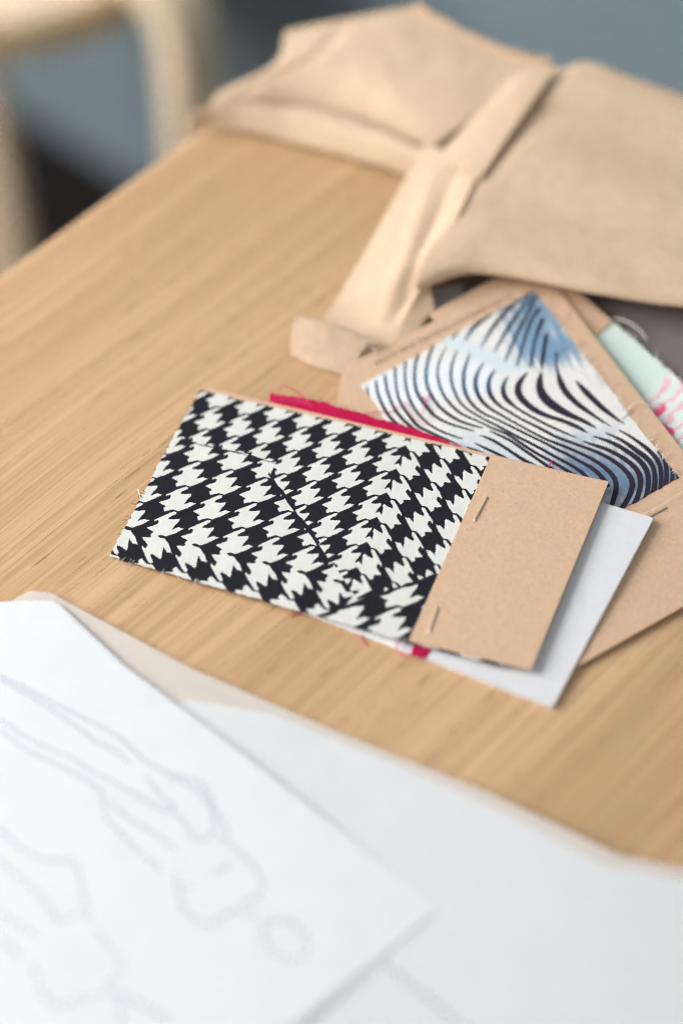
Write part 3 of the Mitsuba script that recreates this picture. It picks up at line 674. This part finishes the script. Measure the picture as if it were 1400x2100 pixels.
def curled_tab():
    top, bot = curve(PT['tab'][:3], 40), curve(PT['tab'][3:][::-1], 40)
    m = 22
    g = np.stack([bot * (1 - t) + top * t for t in np.linspace(0, 1, m)])
    t = np.linspace(0, 1, m)[:, None]
    u = np.linspace(0, 1, 40)[None]
    side = np.array([-.755, -.656, 0])
    g += (.9 * np.sin(np.pi * t) * (1 - .4 * u))[..., None] * side
    g[..., 2] += wrinkle(.1, 1.5, 51)(g)
    # the top edge rolls over to the back
    roll = np.stack([g[-1] + (-side) * 5 * math.sin(a) + np.array([0, 0, 1.6]) * (1 - math.cos(a)) * -1.6 + np.array([.45, .5, 0]) * 5 * a for a in np.linspace(.15, .8, 6)])
    return grid(np.vstack([g, roll]), .4)


def back_lip():
    n = 80
    base = curve(PT['bul_back'][2:], n)
    g = np.stack([base + np.array([.656, -.755, 0]) * 1.6 * t ** 1.5 + np.array([0, 0, -1.5 + 3.6 * t]) for t in np.linspace(0, 1, 8)])
    g[..., 2] += wrinkle(.09, 3, 71)(g) + (np.linspace(0, 1, 8) ** 2)[:, None] * (2.2 * np.exp(-((np.linspace(0, 1, n) - .04) / .06) ** 2) + 2.4 * np.exp(-((np.linspace(0, 1, n) - .97) / .05) ** 2))[None]
    return grid(g, .4)


put('wrapped_bundle__turned_edge', back_lip(), 'kraft_wrap')
put('wrapped_bundle__paper_top', block(), 'kraft_wrap')
put('wrapped_bundle__folded_end', bulge(), 'kraft_wrap')
put('wrapped_bundle__folded_band', flap_band(), 'kraft_wrap')
put('wrapped_bundle__seam_strip', strip(), 'kraft_wrap')
put('wrapped_bundle__front_flap', front_flap(), 'kraft_wrap')
put('wrapped_bundle__curled_tab', curled_tab(), 'kraft_wrap')

# ------------------------------------------------------------------ grey cloth beneath the bundle
Zc = surface(PT['grey_cloth'], 2.0)
gc = np.array(PT['grey_cloth'])
tag('grey_cloth', 'grey brown cloth lying under the front of the wrapped bundle', 'cloth')
scene_cloth = [gc[0], gc[1], gc[2], gc[3] + [0, 6, 0], gc[4] + [0, 8, 0], gc[5], gc[6]]
put('grey_cloth', sheet(scene_cloth, lambda q: np.clip(Zc(q), .3, 6), .5, fray=.5, step=4), 'taupe_cloth')
ct = np.array(PT['cloth_tag'])
put('grey_cloth__pale_patch', sheet(ct, lambda q: np.clip(Zc(q), .3, 6) + .9, .4, fray=.5, step=3), 'pale_tag')


# ------------------------------------------------------------------ fabric swatches stapled to cards
def staple(key, a, b, z):
    a, b = np.array(a[:2]), np.array(b[:2])
    pa, pb = np.r_[a, z(a[None])[0]], np.r_[b, z(b[None])[0]]
    e = (pb - pa) / np.linalg.norm(pb - pa)
    pts = [pa - [0, 0, 1.0], pa + [0, 0, .1], pa + e * .4 + [0, 0, .38]] + [pa + (pb - pa) * t + [0, 0, .42] for t in np.linspace(.08, .92, 8)] + [pb - e * .4 + [0, 0, .38], pb + [0, 0, .1], pb - [0, 0, 1.0]]
    put(key, tube(pts, .27, 8), 'steel')


def thread(key, pts, bsdf_key, r=.16):
    put(key, tube(curve(pts, 8 * len(pts)), r, 5, True), bsdf_key)


def fringe(key, line, z, bsdf_key, count, length, seed, out, r=.09):
    """Loose short yarn ends along a cut edge."""
    g = np.random.default_rng(seed)
    L = resample(np.array(line)[:, :2], 400)
    parts = []
    for _ in range(count):
        p = L[g.integers(0, 400)]
        d = np.array(out) / np.linalg.norm(out) + g.normal(0, .5, 2)
        l = length * g.uniform(.3, 1.2)
        q = [p - d * .6, p + d * l * .5, p + d * l + g.normal(0, .25, 2) * l]
        zz = z(np.array(q[:1]))[0] + np.array([.3, .3 + g.normal(0, .3), g.normal(0, .4)])
        parts.append(tube(np.c_[np.array(q), zz], r, 4))
    put(key, join(parts), bsdf_key); labels[key] = {'kind': 'stuff'}


# second swatch from the back: mint cloth with pink flowers
Zm = surface([(p[0], p[1], p[2]) for p in PT['m_back']], 4.0)
tag('mint_swatch', 'mint green fabric swatch with pink flower print under the blue wave swatch', 'fabric swatch')
put('mint_swatch__backing_card', sheet(PT['m_back'], lambda q: Zm(q) - 1.6, .5, step=6), 'kraft_card')
mf = np.array(PT['m_fab'])
mo, mux = mf[0], (mf[1] - mf[0])[:2] / np.linalg.norm((mf[1] - mf[0])[:2])
put('mint_swatch__fabric', sheet([mf[0] + [-12, -30, 0], mf[0], mf[1], mf[2], mf[3], mf[3] + [-30, -14, 0]], lambda q: Zm(q) - .8, .35, origin=mo, ux=mux, step=3, fray=.5), 'mint_cloth')
put('mint_swatch__header_card', sheet(PT['m_head'], lambda q: Zm(q) - .2, .5, step=6), 'kraft_card')

# blue wave swatch
Zz = surface([(p[0], p[1], p[2]) for p in PT['z_back']], 4.0)
zf, zb = np.array(PT['z_fab']), np.array(PT['z_back'])
tag('wave_swatch', 'blue and white fabric swatch with flowing dark wave stripes on brown card', 'fabric swatch')
put('wave_swatch__backing_card', sheet(PT['z_back'], lambda q: Zz(q) - .6, .55, step=4), 'kraft_card')
put('wave_swatch__fabric', sheet(zf, lambda q: Zz(q) + .05, .3, origin=ZO, ux=ZU, step=3, fray=.45), 'wave_cloth')
put('wave_swatch__header_card', sheet(PT['z_head'], lambda q: Zz(q) + .4, .55, step=4), 'kraft_card')
labels['wave_swatch__header_card'] = {'label': 'brown card flap stapled over the blue wave fabric'}
staple('wave_swatch__staple', PT['z_staple'][0], PT['z_staple'][1], lambda q: Zz(q) + .97)
ta, tb = np.array(PT['z_text'])
txt = meshkit.text_mesh('THEFABRICSTOREONLINE.COM', 2.0, .05, True)
tv = np.array(txt.vertices)
tv[:, 0] *= np.linalg.norm((tb - ta)[:2]) / np.ptp(tv[:, 0])
te = (tb - ta)[:2] / np.linalg.norm((tb - ta)[:2]); tn = np.array([-te[1], te[0]])
xy = ta[:2] + tv[:, :1] * te + tv[:, 1:2] * tn
put('wave_swatch__lettering', (M(np.c_[xy, Zz(xy) + .02 + tv[:, 2]]), np.array(txt.faces), tv[:, :2]), 'print_ink', False)
labels['wave_swatch__lettering'] = {'label': 'small dark printed capitals along the card edge'}

# grey card swatch with magenta cloth
Zg = surface([(p[0], p[1], p[2]) for p in PT['grey_quad']], 2.0)
tag('magenta_swatch', 'magenta fabric swatch with grey card end under the houndstooth swatch', 'fabric swatch')
put('magenta_swatch__backing_card', sheet(PT['grey_quad'], lambda q: np.maximum(Zg(q) - 1.6, .05), .9, step=6, corner=.8), 'white_edge')
mg = np.array(PT['magenta'])
Zh = surface([(p[0], p[1], p[2]) for p in PT['hound_back']], 2.0)
hf, hb = np.array(PT['hound_fab']), np.array(PT['hound_back'])
edge = (hb[1] - hb[0])[:2] / np.linalg.norm((hb[1] - hb[0])[:2])


def zmag(q):
    over = (q - hb[0, :2]) @ np.array([-edge[1], edge[0]])
    return np.maximum(Zh(q) - .85, .9) + .75 * np.clip(over, 0, 9)


put('magenta_swatch__fabric', sheet(mg, zmag, .3, step=3, fray=.55), 'magenta_cloth')
put('magenta_swatch__header_card', sheet(PT['grey_head'], lambda q: np.maximum(Zg(q) - 1.6, .05) + 1.0, .7, step=6, corner=1.0), 'grey_card')
labels['magenta_swatch__header_card'] = {'label': 'plain light grey card end of the magenta swatch'}

# houndstooth swatch on top
tag('houndstooth_swatch', 'black and white houndstooth fabric swatch stapled to brown card, top of the pile', 'fabric swatch')
put('houndstooth_swatch__backing_card', sheet(hb, lambda q: np.maximum(Zh(q), .1), .55, step=6, corner=.5), 'kraft_card')
hu = (hf[1] - hf[0])[:2] / np.linalg.norm((hf[1] - hf[0])[:2])


def hound_relief(q):
    r = .5 * (meshkit.fbm(np.c_[q * .05, q[:, :1] * 0], 3, 2) - .5)
    a = (q - hf[0, :2]) @ np.array([hu[1], -hu[0]])
    return r + .35 * np.exp(-((a - 24) / 1.2) ** 2) * np.clip(1 - (q - hf[0, :2]) @ hu / 60, 0, 1)


hd = np.array(PT['hound_head'])
bd = np.r_[(hd[2] - hd[3])[:2] / np.linalg.norm((hd[2] - hd[3])[:2]), 0]
dn = np.array([bd[1], -bd[0], 0])
u3 = np.r_[hu * 3, 0]
# the cut end of the cloth shows as a thin ragged strip under the card flap
cloth = [hf[0], hf[1] + u3, hf[2] + u3 - dn * 9, hd[3] + bd * 33 - dn * 6, hd[3] + bd * 33 + dn * .8, hf[2] + dn * .7, hf[3]]
put('houndstooth_swatch__fabric', sheet(cloth, lambda q: np.maximum(Zh(q), .1) + .62, .35, origin=hf[0], ux=hu, step=2.5, fray=.4, relief=hound_relief), 'tooth_cloth')
put('houndstooth_swatch__header_card', sheet(PT['hound_head'], lambda q: np.maximum(Zh(q), .1) + 1.0, .6, step=5, corner=.4), 'kraft_card')
labels['houndstooth_swatch__header_card'] = {'label': 'plain brown card flap held by two staples'}
hs = PT['hound_staple']
staple('houndstooth_swatch__staple', hs[0], hs[1], lambda q: np.maximum(Zh(q), .1) + 1.6)
staple('houndstooth_swatch__staple_001', hs[2], hs[3], lambda q: np.maximum(Zh(q), .1) + 1.6)

# ------------------------------------------------------------------ papers in front
Zt = surface([p for p in PT['trace']] + [(-300, 100, .6), (-100, 100, .6)], 2.0)
tr = [p for p in PT['trace']] + [(-60, 300, 8), (-60, 60, 1), (-400, 60, 1), (-395, 190, 1)]
tag('tracing_paper', 'beige sheet of tracing paper lying lowest under the white papers', 'paper sheet')
put('tracing_paper', sheet(tr, lambda q: np.maximum(Zt(q) - 1.0, .05), .2, step=7, corner=2.0), 'beige_paper')
s2 = [p for p in PT['sheet2']] + [(-70, 290, 8), (-70, 70, 1), (-300, 70, 1)]
tag('white_sheet', 'plain white paper sheet between the tracing paper and the drawing pad', 'paper sheet')
put('white_sheet', sheet(s2, lambda q: np.maximum(Zt(q) - 1.0, .05) + .4, .2, step=7, corner=4.0), 'plain_white_paper')
sk = [p for p in PT['sketch']] + [(-185, 80, 4), (-420, 80, 4), (-420, 168, 4)]
tag('drawing_pad', 'white pad of paper with pencilled fashion figures, closest to the camera', 'drawing pad')
Zs = surface([p for p in PT['sketch']] + [(-300, 100, 2.4), (-200, 100, 2.4)], 2.0)
for k in range(3):
    off = np.array([[2.2, 1.6], [1.3, .2], [.2, .9]][k])
    pts = [(p[0] + off[0], p[1] + off[1], p[2]) for p in sk]
    put('drawing_pad__under_sheet' + ('_%03d' % k if k else ''), sheet(pts, lambda q, k=k: Zs(q) - .85 + k * .22, .16, step=8, corner=1.0), 'white_paper')
put('drawing_pad__top_sheet', sheet(sk, lambda q: Zs(q) - .15, .16, step=6, corner=1.0), 'drawing_paper')
labels['drawing_pad__top_sheet'] = {'label': 'white sheet with grey blue pencilled fashion figures'}

# ------------------------------------------------------------------ loose threads
hair = np.random.default_rng(3)


def loose(key, name, lift, zf_, bsdf_key, r=.15):
    pts = np.array(THREADS[name])
    z = zf_(pts) + lift + np.r_[0, hair.uniform(.1, .7, len(pts) - 2), .1] if len(pts) > 2 else zf_(pts) + lift
    thread(key, np.c_[pts, z], bsdf_key, r)


zw = lambda q: Zz(q) + .55
zt0 = lambda q: np.zeros(len(q))
zg1 = lambda q: np.maximum(Zg(q) - 1.6, .05) + 1.5
names = [('mag_loop1', .9, zg1), ('mag_loop2', .4, zt0), ('mag_loop3', .3, zt0), ('mag_over1', .2, zw), ('mag_over2', .3, zw), ('mag_over3', .3, zw), ('mag_bit', .4, zw),
         ('mag_tuft1', .4, zmag), ('mag_tuft2', .3, zmag), ('mag_tuft3', .3, zmag)]
for k, (nm, l, zz) in enumerate(names):
    loose('magenta_swatch__loose_thread' + ('_%03d' % k if k else ''), nm, l, zz, 'pink_thread', .17 if 'over' in nm else .34)
for k, nm in enumerate(['wh1', 'wh2', 'wh3', 'wh4', 'stth']):
    loose('wave_swatch__loose_thread' + ('_%03d' % k if k else ''), nm, .2 if nm != 'stth' else 1.2, zw, 'white_thread', .11 if nm != 'wh1' else .17)
for k, nm in enumerate(['dk1', 'dk2', 'dk3', 'dk4', 'dk5', 'dk6']):
    loose('wave_swatch__dark_fibre' + ('_%03d' % k if k else ''), nm, -.35, zw, 'dark_thread', .085)
loose('mint_swatch__loose_thread', 'rib', 2.5, lambda q: np.clip(Zc(q), .3, 6), 'white_thread', .4)
loose('houndstooth_swatch__loose_thread', 'hw', .5, lambda q: np.maximum(Zh(q), .1) + .5, 'white_thread', .16)
loose('wrapped_bundle__loose_thread', 'curl', 6.5, zt0, 'white_thread', .5)
h4 = [tuple(p) for p in np.array([hf[0], hf[1], hf[2], hf[3]])[:, :2]]
zhc = lambda q: np.maximum(Zh(q), .1) + .7
fringe('houndstooth_swatch__frayed_edge', [h4[0], h4[3]], zhc, 'dark_thread', 26, 1.3, 11, h4[3] and (np.array(h4[3]) - np.array(h4[2])))
fringe('houndstooth_swatch__frayed_edge_001', [h4[3], h4[2]], zhc, 'white_thread', 40, 1.2, 12, (np.array(h4[3]) - np.array(h4[0])))
fringe('wave_swatch__frayed_edge', [zf[1][:2], zf[2][:2]], zw, 'white_thread', 60, 2.0, 13, (zf[2] - zf[3])[:2])
fringe('wave_swatch__frayed_edge_001', [zf[0][:2], zf[1][:2]], zw, 'white_thread', 24, 1.0, 14, (zf[1] - zf[2])[:2])
fringe('magenta_swatch__frayed_edge', mg[:6, :2], lambda q: zmag(q) + .3, 'pink_thread', 70, 1.5, 15, (mg[5] - mg[6])[:2])
fringe('mint_swatch__frayed_edge', [mf[1][:2], mf[2][:2]], lambda q: Zm(q) - .5, 'white_thread', 30, 2.2, 16, (mf[1] - mf[0])[:2])
fringe('grey_cloth__frayed_edge', [scene_cloth[3][:2], scene_cloth[4][:2]], lambda q: np.clip(Zc(q), .3, 6) + .4, 'white_thread', 60, 2.0, 17, (-.5, .8), .12)
